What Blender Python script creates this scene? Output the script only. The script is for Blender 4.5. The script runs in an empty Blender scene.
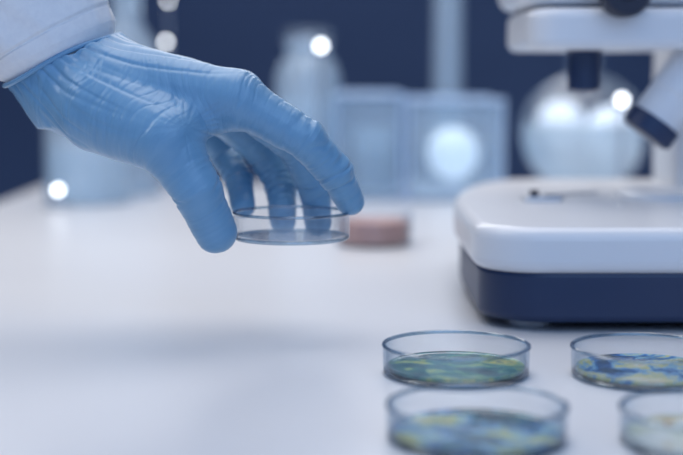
import bpy, bmesh, math, random
import numpy as np
from mathutils import Vector, Matrix, noise
random.seed(3)
TZ=0.75; CAMH=0.14; FPX=1400.0
scene=bpy.context.scene
# ------------------------------------------------ camera
pitch=math.atan((227.5-71)/FPX)
CZ=TZ+CAMH
def W(px,py,d):
    x=(px-341.5)/FPX; dn=(py-227.5)/FPX
    c,s=math.cos(pitch),math.sin(pitch)
    v=Vector((x,c-dn*s,-s-dn*c)); v*=d/v.y
    return Vector((v.x,v.y,CZ+v.z))
cam=bpy.data.cameras.new("camera"); camo=bpy.data.objects.new("camera",cam)
scene.collection.objects.link(camo); scene.camera=camo
camo.location=(0,0,CZ); camo.rotation_euler=(math.pi/2-pitch,0,0)
cam.sensor_width=36; cam.lens=FPX/683*36; cam.clip_start=0.01
cam.dof.use_dof=True; cam.dof.focus_distance=0.69; cam.dof.aperture_fstop=4.2
# ------------------------------------------------ materials
def mat(name,col=(.8,.8,.8),rough=.5,metal=0,spec=.5,coat=0,emis=None,es=0):
    m=bpy.data.materials.new(name); m.use_nodes=True
    b=m.node_tree.nodes['Principled BSDF']
    b.inputs['Base Color'].default_value=(*col,1); b.inputs['Roughness'].default_value=rough
    b.inputs['Metallic'].default_value=metal; b.inputs['Specular IOR Level'].default_value=spec
    b.inputs['Coat Weight'].default_value=coat
    if emis: b.inputs['Emission Color'].default_value=(*emis,1); b.inputs['Emission Strength'].default_value=es
    return m
def varied(m,c1,c2,scale,bump=0):
    nt=m.node_tree; b=nt.nodes['Principled BSDF']
    tc=nt.nodes.new('ShaderNodeTexCoord'); n=nt.nodes.new('ShaderNodeTexNoise'); n.inputs['Scale'].default_value=scale
    r=nt.nodes.new('ShaderNodeValToRGB'); r.color_ramp.elements[0].color=(*c1,1); r.color_ramp.elements[1].color=(*c2,1)
    r.color_ramp.elements[0].position=.3; r.color_ramp.elements[1].position=.7
    nt.links.new(tc.outputs['Object'],n.inputs['Vector']); nt.links.new(n.outputs['Fac'],r.inputs['Fac']); nt.links.new(r.outputs['Color'],b.inputs['Base Color'])
    if bump:
        bp=nt.nodes.new('ShaderNodeBump'); bp.inputs['Strength'].default_value=bump; bp.inputs['Distance'].default_value=.001
        nt.links.new(n.outputs['Fac'],bp.inputs['Height']); nt.links.new(bp.outputs['Normal'],b.inputs['Normal'])
    return m
def thin_glass(name,tint=(.93,.96,1),rough=.03,frost=0,fcol=(.8,.9,1),edge=(.6,.72,.85),r0=.05):
    m=bpy.data.materials.new(name); m.use_nodes=True; nt=m.node_tree; nt.nodes.clear()
    o=nt.nodes.new('ShaderNodeOutputMaterial'); t=nt.nodes.new('ShaderNodeBsdfTransparent')
    g=nt.nodes.new('ShaderNodeBsdfGlossy'); g.inputs['Roughness'].default_value=rough; g.inputs['Color'].default_value=(1,1,1,1)
    lw=nt.nodes.new('ShaderNodeLayerWeight'); lw.inputs['Blend'].default_value=.5   # facing = 1-|cos|
    def pw(e,mul,add):
        p=nt.nodes.new('ShaderNodeMath');p.operation='POWER';p.inputs[1].default_value=e;nt.links.new(lw.outputs['Facing'],p.inputs[0])
        q=nt.nodes.new('ShaderNodeMath');q.operation='MULTIPLY_ADD';q.inputs[1].default_value=mul;q.inputs[2].default_value=add;nt.links.new(p.outputs[0],q.inputs[0]);return q
    fr=pw(5,.9-r0,r0); ed=pw(3,1,0)
    cm=nt.nodes.new('ShaderNodeMixRGB'); cm.inputs[1].default_value=(*tint,1); cm.inputs[2].default_value=(*edge,1)
    nt.links.new(ed.outputs[0],cm.inputs[0]); nt.links.new(cm.outputs[0],t.inputs['Color'])
    mx=nt.nodes.new('ShaderNodeMixShader'); nt.links.new(fr.outputs[0],mx.inputs[0]); nt.links.new(t.outputs[0],mx.inputs[1]); nt.links.new(g.outputs[0],mx.inputs[2])
    last=mx
    if frost:
        d=nt.nodes.new('ShaderNodeBsdfTranslucent'); d.inputs['Color'].default_value=(*fcol,1)
        d2=nt.nodes.new('ShaderNodeBsdfDiffuse'); d2.inputs['Color'].default_value=(*fcol,1)
        a=nt.nodes.new('ShaderNodeMixShader'); a.inputs[0].default_value=.5
        nt.links.new(d.outputs[0],a.inputs[1]); nt.links.new(d2.outputs[0],a.inputs[2])
        m2=nt.nodes.new('ShaderNodeMixShader'); m2.inputs[0].default_value=frost
        nt.links.new(mx.outputs[0],m2.inputs[1]); nt.links.new(a.outputs[0],m2.inputs[2]); last=m2
    nt.links.new(last.outputs[0],o.inputs['Surface'])
    return m
M_table=varied(mat("table_laminate",rough=.34),(.64,.66,.70),(.68,.70,.735),3)
M_wall=varied(mat("navy_wall_paint",rough=.7),(.036,.072,.17),(.052,.095,.21),2)
M_floor=varied(mat("vinyl_floor",rough=.4),(.10,.12,.17),(.13,.15,.2),5)
M_ceil=varied(mat("ceiling_paint",rough=.8),(.6,.62,.66),(.65,.67,.7),4)
M_white=varied(mat("white_enamel",rough=.3),(.72,.74,.78),(.76,.78,.81),8)
M_navy=varied(mat("navy_plastic",rough=.4),(.010,.028,.085),(.014,.034,.095),8)
M_black=varied(mat("black_rubber",rough=.45),(.008,.012,.035),(.012,.018,.045),20)
M_steel=varied(mat("brushed_steel",rough=.3,metal=1),(.6,.62,.66),(.7,.72,.75),30)
M_glow=mat("highlight_glow",col=(.9,.95,1),emis=(.95,.97,1),es=.65)  # emissive white standing in for bright highlights in the background glass
M_dish=thin_glass("petri_clear",tint=(.97,.98,.99),rough=.04,edge=(.42,.56,.70),r0=.04)
M_dishc=thin_glass("petri_clear_empty",tint=(.985,.99,.995),rough=.08,edge=(.84,.88,.93),r0=.05)
M_rimg=thin_glass("petri_rim",tint=(.62,.72,.80),rough=.06,edge=(.20,.32,.45),r0=.14)
M_lab=thin_glass("lab_glass",tint=(.92,.96,1),rough=.08,frost=.10,fcol=(.85,.94,1))
M_frost=thin_glass("frosted_glass",tint=(.88,.94,1),rough=.15,frost=.27,fcol=(.88,.96,1))
M_pink=varied(mat("pink_agar",rough=.4),(.46,.25,.22),(.60,.36,.32),40)
M_bluebox=thin_glass("blue_acrylic",tint=(.86,.94,1),rough=.1,frost=.19,fcol=(.82,.93,1),edge=(.3,.5,.85))
# ------------------------------------------------ helpers
def link(o,parent=None):
    scene.collection.objects.link(o)
    if parent: o.parent=parent
    return o
def empty(name,loc=(0,0,0)):
    e=bpy.data.objects.new(name,None); e.empty_display_size=.02; scene.collection.objects.link(e); return e
def mesh_obj(name,verts,faces,m,parent=None,smooth=True):
    me=bpy.data.meshes.new(name); me.from_pydata([tuple(v) for v in verts],[],faces); me.update()
    if smooth: me.polygons.foreach_set('use_smooth',[True]*len(me.polygons))
    me.materials.append(m); o=bpy.data.objects.new(name,me); return link(o,parent)
def fixn(o):
    bm=bmesh.new(); bm.from_mesh(o.data); bmesh.ops.recalc_face_normals(bm,faces=bm.faces); bm.to_mesh(o.data); bm.free()
def lathe(name,prof,m,loc,parent=None,segs=96,axis=None,angle=35):
    vs=[];fs=[];ring=[]
    for (r,z) in prof:
        if r<1e-7: ring.append([len(vs)]); vs.append((0,0,z))
        else:
            ring.append(list(range(len(vs),len(vs)+segs)))
            for i in range(segs):
                a=2*math.pi*i/segs; vs.append((r*math.cos(a),r*math.sin(a),z))
    for A,B in zip(ring[:-1],ring[1:]):
        for i in range(segs):
            j=(i+1)%segs
            if len(A)==1 and len(B)==1: continue
            if len(A)==1: fs.append((A[0],B[j],B[i]))
            elif len(B)==1: fs.append((A[i],A[j],B[0]))
            else: fs.append((A[i],A[j],B[j],B[i]))
    o=mesh_obj(name,vs,fs,m,parent); fixn(o)
    o.data.set_sharp_from_angle(angle=math.radians(angle))
    if axis is not None: o.rotation_mode='QUATERNION'; o.rotation_quaternion=Vector(axis).to_track_quat('Z','Y')
    o.location=loc; return o
def ringt(name,R,z,r,m,parent):
    return lathe(name,[(R+r*math.cos(math.radians(a)),z+r*math.sin(math.radians(a))) for a in range(0,361,36)],m,(0,0,0),parent,128,angle=80)
def rrect(x0,x1,y0,y1,r,n=10):
    pts=[]
    for cx,cy,a0 in ((x1-r,y1-r,0),(x0+r,y1-r,90),(x0+r,y0+r,180),(x1-r,y0+r,270)):
        for i in range(n+1):
            a=math.radians(a0+90*i/n); pts.append((cx+r*math.cos(a),cy+r*math.sin(a)))
    return pts
def prism(name,pts,z0,z1,m,parent=None,bev=.003,seg=4,axis='z'):
    n=len(pts)
    if axis=='z': vs=[(x,y,z0) for x,y in pts]+[(x,y,z1) for x,y in pts]
    elif axis=='y': vs=[(x,z0,y) for x,y in pts]+[(x,z1,y) for x,y in pts]
    else: vs=[(z0,x,y) for x,y in pts]+[(z1,x,y) for x,y in pts]
    fs=[tuple(range(n))[::-1],tuple(range(n,2*n))]+[(i,(i+1)%n,n+(i+1)%n,n+i) for i in range(n)]
    o=mesh_obj(name,vs,fs,m,parent); fixn(o)
    if bev:
        b=o.modifiers.new('bevel','BEVEL'); b.width=bev; b.segments=seg; b.limit_method='ANGLE'; b.angle_limit=math.radians(40)
        o.data.set_sharp_from_angle(angle=math.radians(80))
    else: o.data.set_sharp_from_angle(angle=math.radians(35))
    return o
def box(name,x0,x1,y0,y1,z0,z1,m,parent=None,bev=.002):
    return prism(name,[(x0,y0),(x1,y0),(x1,y1),(x0,y1)],z0,z1,m,parent,bev,3)
# ------------------------------------------------ room
box("floor",-2.2,2.4,-1.2,3.2,-.05,0,M_floor,bev=0)
box("wall_back",-2.2,2.4,3.0,3.1,0,2.6,M_wall,bev=0)
box("wall_left",-2.2,-2.1,-1.2,3.0,0,2.6,M_wall,bev=0)
box("wall_right",2.3,2.4,-1.2,3.0,0,2.6,M_wall,bev=0)
box("ceiling",-2.2,2.4,-1.2,3.1,2.6,2.65,M_ceil,bev=0)
box("baseboard_back",-2.1,2.3,2.985,3.0,0,.1,M_white,bev=.002)
# table
tb=empty("lab_table")
prism("tabletop",rrect(-.37,1.15,.12,1.75,.02),TZ-.035,TZ,M_table,tb,.003)
for i,(x,y) in enumerate([(-.32,.17),(1.1,.17),(-.32,1.7),(1.1,1.7)]):
    prism(f"leg_{i+1}",rrect(x-.025,x+.025,y-.025,y+.025,.006),0,TZ-.03,M_steel,tb,.001)
box("apron_back",-.30,1.08,1.69,1.71,TZ-.11,TZ-.03,M_white,tb)
box("apron_front",-.30,1.08,.16,.18,TZ-.11,TZ-.03,M_white,tb)
# ------------------------------------------------ petri dishes
def dish_profile(R,H,t=.0014):
    return [(0,.0008),(R-.004,.0008),(R-.003,0),(R-.0012,0),(R-.0002,.0010),(R-.0001,H-.0012),(R-.0003,H-.0004),(R-t+.0002,H-.0004),(R-t,H-.0012),(R-t,.0030),(R-t-.001,.0022),(0,.0022)]
def culture(name,stops,scale,seed,rough=.18):
    m=mat(name,rough=rough,coat=.2); nt=m.node_tree; b=nt.nodes['Principled BSDF']
    tc=nt.nodes.new('ShaderNodeTexCoord'); mp=nt.nodes.new('ShaderNodeMapping'); mp.inputs['Location'].default_value=(seed,seed*1.7,0)
    n=nt.nodes.new('ShaderNodeTexNoise'); n.inputs['Scale'].default_value=scale; n.inputs['Detail'].default_value=7; n.inputs['Roughness'].default_value=.68; n.inputs['Distortion'].default_value=.5
    r=nt.nodes.new('ShaderNodeValToRGB'); el=r.color_ramp.elements
    while len(el)>1: el.remove(el[-1])
    el[0].position=stops[0][0]; el[0].color=(*stops[0][1],1)
    for p,c in stops[1:]:
        e=el.new(p); e.color=(*c,1)
    nt.links.new(tc.outputs['Object'],mp.inputs['Vector']); nt.links.new(mp.outputs[0],n.inputs['Vector']); nt.links.new(n.outputs['Fac'],r.inputs['Fac']); nt.links.new(r.outputs[0],b.inputs['Base Color'])
    bp=nt.nodes.new('ShaderNodeBump'); bp.inputs['Strength'].default_value=.4; bp.inputs['Distance'].default_value=.0008
    nt.links.new(n.outputs['Fac'],bp.inputs['Height']); nt.links.new(bp.outputs[0],b.inputs['Normal'])
    return m
teal=(.02,.15,.18); dk=(.006,.04,.07); yel=(.50,.50,.18); pale=(.58,.64,.54); blu=(.025,.12,.34); lb=(.22,.44,.60); org=(.60,.43,.18)
def petri(px,d,R,H,cm,rot=0):
    p=W(px,300,d)
    e=empty("petri_dish"); e.location=(p.x,d,TZ+.0002)
    lathe("dish_wall",dish_profile(R,H),M_dish,(0,0,0),e)
    ringt("dish_rim",R-.0005,H-.0006,.00095,M_rimg,e)
    ringt("dish_foot",R-.0012,.0012,.0010,M_rimg,e)
    a=lathe("culture_medium",[(0,.0024),(R-.0024,.0024),(R-.0024,.0042),(R-.0036,.0037),(R-.006,.0036),(0,.0036)],cm,(0,0,0),e)
    a.rotation_euler=(0,0,rot); return e
petri(456.5,.640,.0341,.014,culture("culture_teal",[(.40,dk),(.49,teal),(.54,(.05,.22,.20)),(.58,(.22,.36,.18)),(.62,yel),(.67,teal),(.75,blu)],32,1))
petri(478,.523,.0345,.014,culture("culture_mixed",[(.38,dk),(.45,teal),(.49,blu),(.52,lb),(.56,(.30,.42,.24)),(.60,yel),(.65,teal),(.72,pale)],30,4.3))
petri(647,.634,.0340,.014,culture("culture_yellow",[(.36,dk),(.43,blu),(.47,lb),(.50,yel),(.55,pale),(.60,org),(.68,pale)],32,7.9))
petri(716,.515,.0345,.014,culture("culture_pale",[(.33,yel),(.42,pale),(.50,(.66,.72,.72)),(.56,pale),(.60,org),(.66,dk)],45,11))
pp=W(374,228,1.13); e=empty("petri_dish"); e.location=(pp.x,1.13,TZ+.0002)
lathe("dish_wall",dish_profile(.031,.026),M_dish,(0,0,0),e)
lathe("culture_medium",[(0,.0024),(.0290,.0024),(.0290,.0195),(0,.0195)],M_pink,(0,0,0),e)
# held dish
HD=.72; hp=W(291.5,211,HD); HR=.0302; HH=.0145
hz=hp.z-HH
he=empty("petri_dish"); he.location=(hp.x,HD,hz)
lathe("dish_wall",dish_profile(HR,HH),M_dishc,(0,0,0),he)
ringt("dish_rim",HR-.0005,HH-.0006,.0008,M_rimg,he)
ringt("dish_foot",HR-.0012,.0012,.0010,M_rimg,he)
# ------------------------------------------------ glove (implicit surface -> mesh)
P=lambda a:np.array(W(*a))
mm=.001
fing={
 'index':([(236,98,.702),(305,139,.700),(335,172,.708),(350,201,.716)],[12.8,10.3,9.2,7.6]),
 'middle':([(238,97,.724),(296,146,.748),(315,188,.757),(318,222,.757)],[12.5,10.0,8.6,7.6]),
 'ring':([(214,106,.744),(262,150,.772),(281,188,.770),(283,221,.762)],[12.0,9.6,8.4,7.4]),
 'pinky':([(186,116,.764),(222,150,.784),(239,180,.773),(243,206,.758)],[11.2,8.8,7.8,6.8]),
 'thumb':([(105,106,.712),(166,138,.692),(196,189,.688),(216,232,.695)],[23.5,16.5,12.4,10.8]),
}
palm=[
 ((112,80,.716),(236,98,.702),20,13.5),
 ((110,78,.727),(238,97,.724),20,13.5),
 ((107,82,.738),(214,106,.744),20,13),
 ((102,90,.748),(186,116,.764),19,12),
 ((92,92,.730),(112,98,.726),27,23),
 ((105,106,.712),(166,138,.692),23.5,16.5),
 ((120,100,.735),(180,118,.742),20,14),
 ((172,126,.698),(226,112,.705),12,9.5),
]
h=.0007
lo=np.array([-.190,.652,TZ+.035]); hi=np.array([.035,.815,TZ+.185])
n=((hi-lo)/h).astype(int)
ax=[(lo[i]+h*np.arange(n[i])) for i in range(3)]
BIG=np.float32(.05)
def blank(): return np.full(tuple(n),BIG,dtype=np.float32)
def smin(A,B,k):
    if k<=0: return np.minimum(A,B)
    q=np.maximum(k-np.abs(A-B),0)/k
    return np.minimum(A,B)-q*q*k*.25
def cone(a,b,ra,rb,F,k,mg=.014):
    a=P(a);b=P(b);ra*=mm;rb*=mm;rm=max(ra,rb)+mg
    l=np.minimum(a,b)-rm;u=np.maximum(a,b)+rm
    i0=np.clip(((l-lo)/h).astype(int),0,n);i1=np.clip(((u-lo)/h).astype(int)+1,0,n)
    sl=tuple(slice(i0[i],i1[i]) for i in range(3))
    X=ax[0][sl[0]][:,None,None]-a[0];Y=ax[1][sl[1]][None,:,None]-a[1];Z=ax[2][sl[2]][None,None,:]-a[2]
    ab=b-a;L=ab@ab
    t=np.clip((X*ab[0]+Y*ab[1]+Z*ab[2])/L,0,1)
    d=np.sqrt((X-t*ab[0])**2+(Y-t*ab[1])**2+(Z-t*ab[2])**2)-(ra+(rb-ra)*t)
    F[sl]=smin(F[sl],d.astype(np.float32),k)
Fp=blank()
for a,b,ra,rb in palm: cone(a,b,ra,rb,Fp,.007)
C=P((62,60,.735)); wv=np.array([.42,.03,-.90]); wv/=np.linalg.norm(wv)
uv=np.array([.905,0,.42]); uv-=uv@wv*wv; uv/=np.linalg.norm(uv); vv=np.cross(wv,uv)
X=(ax[0][:,None,None]-C[0]).astype(np.float32);Y=(ax[1][None,:,None]-C[1]).astype(np.float32);Z=(ax[2][None,None,:]-C[2]).astype(np.float32)
f32=np.float32
s=X*f32(wv[0])+Y*f32(wv[1])+Z*f32(wv[2]); u=X*f32(uv[0])+Y*f32(uv[1])+Z*f32(uv[2]); v=X*f32(vv[0])+Y*f32(vv[1])+Z*f32(vv[2])
tt=np.clip(s/f32(.028),0,1); aa=f32(.0315)-f32(.005)*tt; bb=f32(.0285)-f32(.003)*tt
d=(np.sqrt((u/aa)**2+(v/bb)**2)-1)*f32(.028)
d=np.maximum(d,s-f32(.026))
Fp=smin(Fp,d.astype(np.float32),f32(.014))
res=Fp.copy()
for nm,(pts,rr) in fing.items():
    Ff=blank()
    for i in range(3): cone(pts[i],pts[i+1],rr[i],rr[i+1],Ff,.0025)
    res=np.minimum(res,smin(Fp,Ff,f32(.006)))
res=np.maximum(res,(-s-f32(.0002)))
del X,Y,Z,s,u,v,d,tt,aa,bb
def surface_nets(F):
    S=F<0
    nx,ny,nz=F.shape
    cnt=np.zeros((nx-1,ny-1,nz-1),np.int8)
    for o in np.ndindex(2,2,2): cnt+=S[o[0]:nx-1+o[0],o[1]:ny-1+o[1],o[2]:nz-1+o[2]]
    act=np.argwhere((cnt>0)&(cnt<8)); idx=np.full(cnt.shape,-1,np.int32)
    idx[act[:,0],act[:,1],act[:,2]]=np.arange(len(act))
    acc=np.zeros((len(act),3));c=np.zeros(len(act))
    cor=list(np.ndindex(2,2,2)); val={o:F[act[:,0]+o[0],act[:,1]+o[1],act[:,2]+o[2]] for o in cor}
    for o in cor:
        for k in range(3):
            if o[k]==0:
                q=list(o);q[k]=1;q=tuple(q); fa=val[o];fb=val[q];m=(fa<0)!=(fb<0)
                t=np.where(m,fa/np.where(m,fa-fb,1),0)
                pt=np.zeros((len(act),3))+np.array(o); pt[:,k]+=t
                acc[m]+=pt[m];c[m]+=1
    V=(act+acc/c[:,None])*h+lo
    Q=[]
    for k in range(3):
        a,b=(k+1)%3,(k+2)%3
        s0=[slice(None)]*3;s1=[slice(None)]*3;s0[k]=slice(0,-1);s1[k]=slice(1,None)
        A=S[tuple(s0)];B=S[tuple(s1)]
        e=np.argwhere(A!=B); e=e[(e[:,a]>0)&(e[:,b]>0)&(e[:,a]<F.shape[a]-1)&(e[:,b]<F.shape[b]-1)]
        ins=A[e[:,0],e[:,1],e[:,2]]
        def cell(da,db):
            q=e.copy();q[:,a]+=da;q[:,b]+=db;return idx[q[:,0],q[:,1],q[:,2]]
        qd=np.stack([cell(-1,-1),cell(0,-1),cell(0,0),cell(-1,0)],1)
        qd[~ins]=qd[~ins][:,::-1]; Q.append(qd)
    return V,np.concatenate(Q)
V,Q=surface_nets(res)
E=np.concatenate([Q[:,[0,1]],Q[:,[1,2]],Q[:,[2,3]],Q[:,[3,0]]]);E=np.concatenate([E,E[:,::-1]])
deg=np.bincount(E[:,0],minlength=len(V))
def lap(V):
    A=np.zeros_like(V)
    for k in range(3): A[:,k]=np.bincount(E[:,0],V[E[:,1],k],minlength=len(V))/deg
    return A
for _ in range(6): V=V*.5+lap(V)*.5
wrist=P((95,90,.73))
bones=[]
for nm,(pts,rr) in fing.items():
    base=0
    if nm!='thumb': bones.append((wrist,P(pts[0]),18,12,0.0,nm,0,0)); base=np.linalg.norm(P(pts[0])-wrist)
    else: base=.012
    for i in range(3):
        a,b=P(pts[i]),P(pts[i+1])
        isf=0 if (nm=='thumb' and i==0) else 1
        bones.append((a,b,rr[i],rr[i+1],base,nm,isf,1 if i<2 else 0)); base+=np.linalg.norm(b-a)
sw=np.zeros(len(V));ss=np.zeros(len(V));jn=np.zeros(len(V));fg=np.zeros(len(V))
for a,b,ra,rb,base,nm,isf,je in bones:
    ab=b-a;L=np.linalg.norm(ab);t=np.clip(((V-a)@ab)/L**2,-.2,1.2)
    d=np.linalg.norm(V-a-np.clip(t,0,1)[:,None]*ab,axis=1)-(ra+(rb-ra)*np.clip(t,0,1))*mm
    w=np.exp(-np.maximum(d,-.004)/.0025); sw+=w; ss+=w*(base+t*L)
    j=np.exp(-((t*L)/.008)**2)*isf+np.exp(-((t-1)*L/.008)**2)*je
    jn+=w*j; fg+=w*isf
ss/=sw;jn/=sw;fg/=sw
cuffd=(V-C)@wv
fn=np.cross(V[Q[:,2]]-V[Q[:,0]],V[Q[:,3]]-V[Q[:,1]]); N=np.zeros_like(V)
for k in range(4):
    for c_ in range(3): N[:,c_]+=np.bincount(Q[:,k],fn[:,c_],minlength=len(V))
N/=np.linalg.norm(N,axis=1)[:,None]+1e-12
disp=np.zeros(len(V))
nf=noise.noise
web=P((190,125,.70))
def crease(v,w=.16):
    return -math.exp(-(v/w)**2)
for i in range(len(V)):
    x,y,z=V[i]; s_=ss[i]
    warp=.006*nf(Vector((x*45,y*45,z*45)))
    f=fg[i]
    g0=crease(nf(Vector(((s_+warp)*190,x*22+7,(z+y)*22))),.11)
    msk=max(0,min(1,.55+1.6*nf(Vector((x*35+9,y*35,z*35)))))
    r2=nf(Vector(((s_+warp)*80,x*22,(z-y)*22+11)))
    amp=(.00018+.00070*min(jn[i],1))*f+.00034*(1-f)*msk
    q=amp*g0+(.00050*(1-f)+.00030*f)*r2
    cd=cuffd[i]
    if cd<.055:
        g=max(0,1-cd/.055)
        du=(V[i]-C)@uv; dv=(V[i]-C)@vv; an=math.atan2(dv,du)
        q+=g*.0013*nf(Vector((an*4,cd*25,3)))+g*.0009*crease(nf(Vector((an*5+cd*60,cd*25,9))),.14)
    dx=V[i]-web; rr_=math.sqrt(dx@dx)
    if rr_<.035:
        g=1-rr_/.035; an=math.atan2(dx[2],dx[0])
        q+=g*.0008*crease(nf(Vector((an*3.2,rr_*25,y*15))),.13)
    disp[i]=q
V=V+N*disp[:,None]
gh=empty("gloved_hand")
M_glove=mat("nitrile_glove",(.13,.36,.70),rough=.34,spec=.55)
nt=M_glove.node_tree;b=nt.nodes['Principled BSDF']
b.inputs['Sheen Weight'].default_value=.15; b.inputs['Sheen Tint'].default_value=(.8,.9,1,1)
at=nt.nodes.new('ShaderNodeAttribute');at.attribute_name='bone'
tc=nt.nodes.new('ShaderNodeTexCoord')
sp=nt.nodes.new('ShaderNodeSeparateXYZ');nt.links.new(at.outputs['Vector'],sp.inputs[0])
m1=nt.nodes.new('ShaderNodeMath');m1.operation='MULTIPLY';m1.inputs[1].default_value=420;nt.links.new(sp.outputs[0],m1.inputs[0])
vm=nt.nodes.new('ShaderNodeVectorMath');vm.operation='SCALE';vm.inputs['Scale'].default_value=60;nt.links.new(tc.outputs['Object'],vm.inputs[0])
cx=nt.nodes.new('ShaderNodeCombineXYZ');nt.links.new(m1.outputs[0],cx.inputs[0])
va=nt.nodes.new('ShaderNodeVectorMath');nt.links.new(cx.outputs[0],va.inputs[0]);nt.links.new(vm.outputs[0],va.inputs[1])
nz=nt.nodes.new('ShaderNodeTexNoise');nz.inputs['Scale'].default_value=1;nz.inputs['Detail'].default_value=2;nt.links.new(va.outputs[0],nz.inputs['Vector'])
bp=nt.nodes.new('ShaderNodeBump');bp.inputs['Distance'].default_value=.0012
mr=nt.nodes.new('ShaderNodeMath');mr.operation='MULTIPLY_ADD';mr.inputs[1].default_value=.5;mr.inputs[2].default_value=.2;nt.links.new(sp.outputs[1],mr.inputs[0]);nt.links.new(mr.outputs[0],bp.inputs['Strength'])
nt.links.new(nz.outputs['Fac'],bp.inputs['Height']);nt.links.new(bp.outputs[0],b.inputs['Normal'])
cr=nt.nodes.new('ShaderNodeMixRGB');cr.inputs[1].default_value=(.13,.305,.50,1);cr.inputs[2].default_value=(.19,.38,.575,1)
nt.links.new(nz.outputs['Fac'],cr.inputs[0]);nt.links.new(cr.outputs[0],b.inputs['Base Color'])
me=bpy.data.meshes.new("glove");me.vertices.add(len(V));me.vertices.foreach_set('co',V.astype(np.float32).ravel())
me.loops.add(Q.size);me.loops.foreach_set('vertex_index',Q.astype(np.int32).ravel())
me.polygons.add(len(Q));me.polygons.foreach_set('loop_start',np.arange(0,Q.size,4,dtype=np.int32))
me.update(calc_edges=True);me.validate();me.polygons.foreach_set('use_smooth',[True]*len(me.polygons))
A=me.attributes.new('bone','FLOAT_VECTOR','POINT');A.data.foreach_set('vector',np.stack([ss,np.clip(jn,0,1),fg],1).astype(np.float32).ravel())
me.materials.append(M_glove);link(bpy.data.objects.new("glove",me),gh)
print("glove verts",len(V))
def ellipse_tube(name,c,ua,va_,a,b_,r,m,parent,wob=.0008):
    vs=[];fs=[];n1,n2=96,10
    for i in range(n1):
        t=2*math.pi*i/n1
        cc=c+ua*(a*math.cos(t))+va_*(b_*math.sin(t)); cc=cc+wv*wob*math.sin(3*t+1)
        rad=ua*math.cos(t)+va_*math.sin(t)
        for j in range(n2):
            q=2*math.pi*j/n2; vs.append(cc+rad*(r*math.cos(q))+wv*(r*math.sin(q)))
    for i in range(n1):
        for j in range(n2):
            fs.append((i*n2+j,((i+1)%n1)*n2+j,((i+1)%n1)*n2+(j+1)%n2,i*n2+(j+1)%n2))
    o=mesh_obj(name,vs,fs,m,parent);fixn(o);return o
ellipse_tube("cuff_bead",C,uv,vv,.0324,.0293,.0013,M_glove,gh)
M_coat=varied(mat("coat_cotton",rough=.85,spec=.2),(.80,.81,.84),(.85,.86,.88),300,.3)
sd=np.array([-.62,.10,.78]);sd/=np.linalg.norm(sd)
st=[(-.006,.0290,.0262),(.0,.0300,.0272),(.002,.0312,.029),(.006,.0345,.032),(.012,.0355,.033),(.0122,.0350,.0325),(.0134,.0350,.0325),(.0136,.0357,.0332),(.03,.037,.035),(.06,.040,.038),(.10,.044,.042),(.16,.05,.047),(.24,.056,.052),(.32,.06,.056)]
S0=[x[0] for x in st]
sv=sorted(set(list(np.linspace(-.006,.32,110))+S0))
vs=[];fs=[];ns=128
for s_ in sv:
    a=np.interp(s_,S0,[x[1] for x in st]);b_=np.interp(s_,S0,[x[2] for x in st])
    bl=min(max(s_/.05,0),1)
    cc=C-wv*(s_*(1-bl*.5))+sd*(s_*bl*.5) if s_<.05 else C-wv*.025+sd*(s_-.025)
    axd=(-wv)*(1-bl)+sd*bl;axd/=np.linalg.norm(axd);u2=uv-axd*(uv@axd);u2/=np.linalg.norm(u2);v2=np.cross(u2,axd)
    for j in range(ns):
        t=2*math.pi*j/ns
        f=min(max(s_/.02,0),1)
        k=f*(.0042*noise.noise(Vector((math.cos(t)*1.6+s_*18,math.sin(t)*1.6,s_*24)))+.0034*noise.noise(Vector((math.cos(t)*4,math.sin(t)*4+s_*50,s_*10))))
        vs.append(cc+u2*((a+k)*math.cos(t))+v2*((b_+k)*math.sin(t)))
nr=len(sv)
for i in range(nr-1):
    for j in range(ns): fs.append((i*ns+j,i*ns+(j+1)%ns,(i+1)*ns+(j+1)%ns,(i+1)*ns+j))
fs.append(tuple(range(ns)));fs.append(tuple(range((nr-1)*ns,nr*ns)))
o=mesh_obj("coat_sleeve",vs,fs,M_coat,gh);fixn(o)
# ------------------------------------------------ microscope
ms=empty("microscope")
T=TZ
def base_outline(i):
    x0,x1,y0,y1=.072+i,.325-i,.738+i,1.09-i
    pts=[]
    def arc(cx,cy,rx,ry,a0,n=16):
        for k in range(n+1):
            a=math.radians(a0+90*k/n); pts.append((cx+rx*math.cos(a),cy+ry*math.sin(a)))
    arc(x1-.075,y1-.22,.075,.22,0); arc(x0+.075,y1-.22,.075,.22,90); arc(x0+.036,y0+.036,.036,.036,180); arc(x1-.036,y0+.036,.036,.036,270)
    return pts
prism("base_lower",base_outline(.004),T+.005,T+.034,M_navy,ms,.004)
prism("base_shell",base_outline(0),T+.032,T+.057,M_white,ms,.007,5)
for i,(x,y) in enumerate([(.105,.772),(.28,.78),(.125,1.0),(.26,1.0)]):
    lathe(f"foot_{i+1}",[(0,0),(.011,0),(.012,.002),(.012,.007),(0,.007)],M_white,(x,y,T),ms)
lathe("light_port",[(0,0),(.032,0),(.032,.003),(.028,.0045),(.026,.003),(0,.003)],M_white,(.215,.93,T+.0565),ms)
prism("stage_clip",rrect(.116,.142,.89,.905,.003),T+.057,T+.060,M_steel,ms,.001)
lathe("clip_screw",[(0,0),(.003,0),(.003,.004),(0,.004)],M_black,(.124,.897,T+.060),ms)
prism("clip_arm",[(.132,.893),(.168,.915),(.167,.918),(.130,.898)],T+.060,T+.0615,M_steel,ms,0)
arm=[(1.06,.05),(1.07,.12),(1.065,.20),(1.04,.26),(.98,.285),(.90,.285),(.90,.235),(.96,.230),(.995,.20),(1.0,.13),(.985,.05)]
prism("arm",[(y,T+z) for y,z in arm],.235,.285,M_white,ms,.008,5,axis='x')
prism("head_lower",rrect(.114,.335,.85,.99,.02),T+.153,T+.178,M_white,ms,.006,4)
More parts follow.
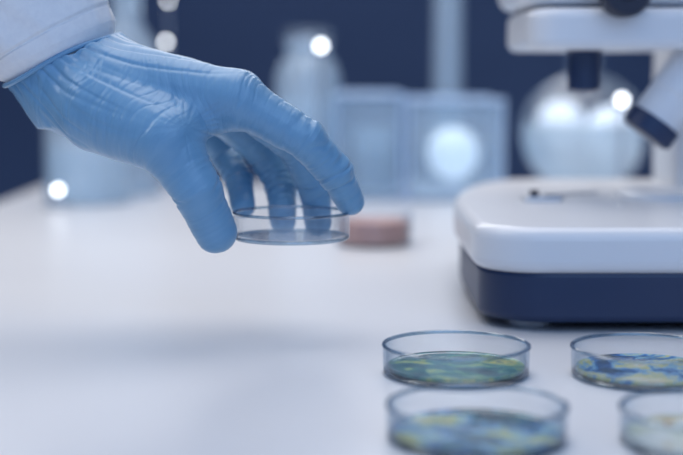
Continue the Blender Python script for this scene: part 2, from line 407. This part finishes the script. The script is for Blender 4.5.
prism("head_upper",rrect(.107,.34,.86,1.0,.03),T+.180,T+.25,M_white,ms,.010,4)
box("head_seam",.13,.32,.87,.98,T+.176,T+.182,M_navy,ms,0)
lathe("focus_knob",[(0,0),(.0135,0),(.0148,.002),(.0148,.016),(.013,.019),(.006,.019),(.005,.0175),(0,.0175)],M_black,(.1685,.852,T+.1865),ms,axis=(0,-1,0))
lathe("objective_collar",[(0,0),(.0115,0),(.0115,.004),(.0102,.005),(.0102,.0275),(.008,.029),(0,.029)],M_navy,(.155,.90,T+.156),ms,axis=(0,0,-1))
p1=W(702,58,.88);p2=W(656,120,.88);dr=(p2-p1).normalized();L=(p2-p1).length
lathe("objective_barrel",[(0,-.02),(.015,-.02),(.015,0),(.0168,.002),(.0168,L*.6),(.0160,L*.62),(.0160,L),(0,L)],M_white,p1,ms,axis=dr)
lathe("objective_ring",[(0,0),(.0172,0),(.0172,.010),(.015,.012),(0,.012)],M_navy,p2,ms,axis=dr)
for i,x in enumerate((.19,.26)):
    lathe(f"eyepiece_{i+1}",[(0,0),(.016,0),(.016,.05),(.019,.052),(.019,.075),(.015,.078),(0,.078)],M_black,(x,.93,T+.245),ms,axis=(0,-.5,.85))
# ------------------------------------------------ background glassware
def vessel(name,x,y,prof,m,parts=None):
    e=empty(name);e.location=(x,y,T+.0002)
    lathe("glass_body",prof,m,(0,0,0),e,segs=64);return e
def cylprof(R,H,t=.002,lip=.002):
    return [(0,0),(R-.002,0),(R,.002),(R,H-.004),(R+lip,H-.001),(R+lip,H),(R-t,H-.001),(R-t,.004),(0,.004)]
def at_px(px,d): return (px-341.5)/FPX*d
M_liq=thin_glass("pale_solution",tint=(.88,.95,1),rough=.1,frost=.6,fcol=(.95,.99,1))
j=vessel("reagent_jar",at_px(308,1.56),1.56,[(0,0),(.034,0),(.036,.003),(.036,.135),(.030,.15),(.024,.155),(.024,.168),(.027,.170),(.027,.174),(.022,.174),(.022,.156),(.028,.148),(.034,.134),(.034,.004),(0,.004)],M_frost)
lathe("stopper",[(0,.165),(.021,.165),(.0215,.176),(.027,.178),(.027,.186),(0,.188)],M_lab,(0,0,0),j)
lathe("solution",[(0,.005),(.0335,.005),(.0335,.11),(0,.11)],M_liq,(0,0,0),j)
b1=vessel("beaker",at_px(88,1.5),1.5,cylprof(.046,.115),M_frost)
lathe("solution",[(0,.005),(.0435,.005),(.0435,.06),(0,.06)],M_liq,(0,0,0),b1)
vessel("graduated_cylinder",at_px(447,1.705),1.705,[(0,0),(.034,0),(.034,.006),(.018,.010),(.0175,.30),(.020,.302),(.020,.304),(.0155,.303),(.0155,.012),(0,.012)],M_frost)
vessel("reagent_bottle",at_px(128,1.60),1.60,[(0,0),(.036,0),(.038,.004),(.038,.15),(.034,.17),(.020,.19),(.017,.20),(.017,.24),(.020,.242),(.020,.25),(.015,.25),(.015,.2),(.032,.168),(.036,.148),(.036,.005),(0,.005)],M_frost)
fl=vessel("round_flask",at_px(583,1.58),1.58,[(0,.004)]+[(.070*math.sin(math.radians(a)),.070-.068*math.cos(math.radians(a))) for a in range(15,166,6)]+[(.018,.145),(.017,.20),(.021,.204),(.021,.207),(.0155,.205),(.0155,.142)],M_lab)
lathe("solution",[(0,.006)]+[(.067*math.sin(math.radians(a)),.070-.065*math.cos(math.radians(a))) for a in range(15,102,6)]+[(0,.080)],M_liq,(0,0,0),fl)
M_rim=varied(mat("tank_trim",rough=.3),(.50,.66,.88),(.58,.74,.93),10)
tanks=[]
def tank(x0,x1,y0,y1,H):
    tk=empty("glass_tank")
    tanks.append((x0,x1,y0,y1))
    box("pane_front",x0,x1,y0,y0+.003,T+.0005,T+H,M_bluebox,tk,0);box("pane_back",x0,x1,y1-.003,y1,T+.0005,T+H,M_bluebox,tk,0)
    box("pane_left",x0,x0+.003,y0+.003,y1-.003,T+.0005,T+H,M_bluebox,tk,0);box("pane_right",x1-.003,x1,y0+.003,y1-.003,T+.0005,T+H,M_bluebox,tk,0)
    for nm,(a,b_,c_,d_) in {"rim_front":(x0-.002,x1+.002,y0-.003,y0+.005),"rim_back":(x0-.002,x1+.002,y1-.005,y1+.003)}.items(): box(nm,a,b_,c_,d_,T+H,T+H+.005,M_rim,tk,.001)
    for k,xx in enumerate((x0,x1)):
        box(f"corner_post_{k+1}",xx-.0015,xx+.0015,y0-.0015,y0+.0015,T+.0005,T+H,M_rim,tk,0)
    box("tank_base",x0+.003,x1-.003,y0+.003,y1-.003,T+.0005,T+.006,M_white,tk,.001)
tank(at_px(336,1.52),at_px(402,1.52),1.52,1.65,.112)
tank(at_px(409,1.5),at_px(503,1.5),1.5,1.65,.106)
bk=empty("beaker");bk.location=(at_px(370,1.58),1.58,T+.0065);lathe("glass_body",cylprof(.026,.07),M_frost,(0,0,0),bk,segs=64);lathe("solution",[(0,.0045),(.0235,.0045),(.0235,.05),(0,.05)],M_liq,(0,0,0),bk)
def glow_ball(px,d,zc,r,m=M_glow,nm="highlight_stand_in"):  # added glowing ball on a foot, imitates a white highlight in glassware
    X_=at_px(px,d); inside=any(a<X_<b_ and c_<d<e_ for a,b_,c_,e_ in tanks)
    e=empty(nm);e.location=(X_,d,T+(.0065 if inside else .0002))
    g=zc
    lathe("glow_ball",[(0,g-r)]+[(r*math.sin(math.radians(a)),g-r*math.cos(math.radians(a))) for a in range(10,171,8)]+[(0,g+r)],m,(0,0,0),e,segs=48)
    lathe("glow_base",[(0,0),(r*.7,0),(r*.7,.006),(r*.3,.009),(r*.3,g-r*.93),(0,g-r*.93)],M_white,(0,0,0),e,segs=48)
glow_ball(453,1.57,.042,.029)
glow_ball(560,1.70,.078,.028)
glow_ball(612,1.70,.066,.032)
M_glint=mat("glint_emission",emis=(.92,.96,1),es=8)  # emission imitating small bright reflections on glass
def glint(px,py,d,r=.004):  # added glowing dot on a stem, stands in for a glass reflection
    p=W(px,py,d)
    e=empty("glint_stand_in");e.location=(p.x,p.y,T+.0002);g=p.z-T
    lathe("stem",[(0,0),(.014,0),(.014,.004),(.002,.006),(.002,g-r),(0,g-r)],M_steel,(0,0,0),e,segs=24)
    lathe("glint_ball",[(0,g-r)]+[(r*math.sin(math.radians(a)),g-r*math.cos(math.radians(a))) for a in range(15,166,15)]+[(0,g+r)],M_glint,(0,0,0),e,segs=24)
glint(321,46,1.50);glint(622,100,1.46);glint(58,190,1.42,.0035);glint(166,42,1.675,.003);glint(168,1,1.72,.0025);glint(138,6,1.73,.0025);glint(660,76,1.5,.003)
# ------------------------------------------------ lights
def area(name,loc,target,size,power,col,sy=None,spread=180):
    l=bpy.data.lights.new(name,'AREA');l.size=size;l.energy=power;l.color=col;l.spread=math.radians(spread)
    if sy: l.shape='RECTANGLE';l.size_y=sy
    o=bpy.data.objects.new(name,l);link(o);o.location=loc
    o.rotation_euler=(Vector(target)-Vector(loc)).to_track_quat('-Z','Y').to_euler();return o
area("ceiling_light",(-.1,1.4,2.4),(-.05,1.35,.75),1.8,17,(1,.95,.92),spread=140)
area("back_light",(-.2,2.5,1.75),(0,.9,.78),1.4,8,(.97,.97,1),.5)
area("glove_fill",(-.9,.65,1.6),(-.08,.72,.8),.6,4.4,(.95,.97,1))  # unseen fill aimed at the gloved hand from upper left
area("fill_light",(.5,-.7,1.9),(.1,.7,.8),1.6,11,(.42,.64,1))
w=bpy.data.worlds.new("world");scene.world=w;w.use_nodes=True
w.node_tree.nodes['Background'].inputs[0].default_value=(.36,.53,.9,1);w.node_tree.nodes['Background'].inputs[1].default_value=.65
scene.view_settings.view_transform='Standard'
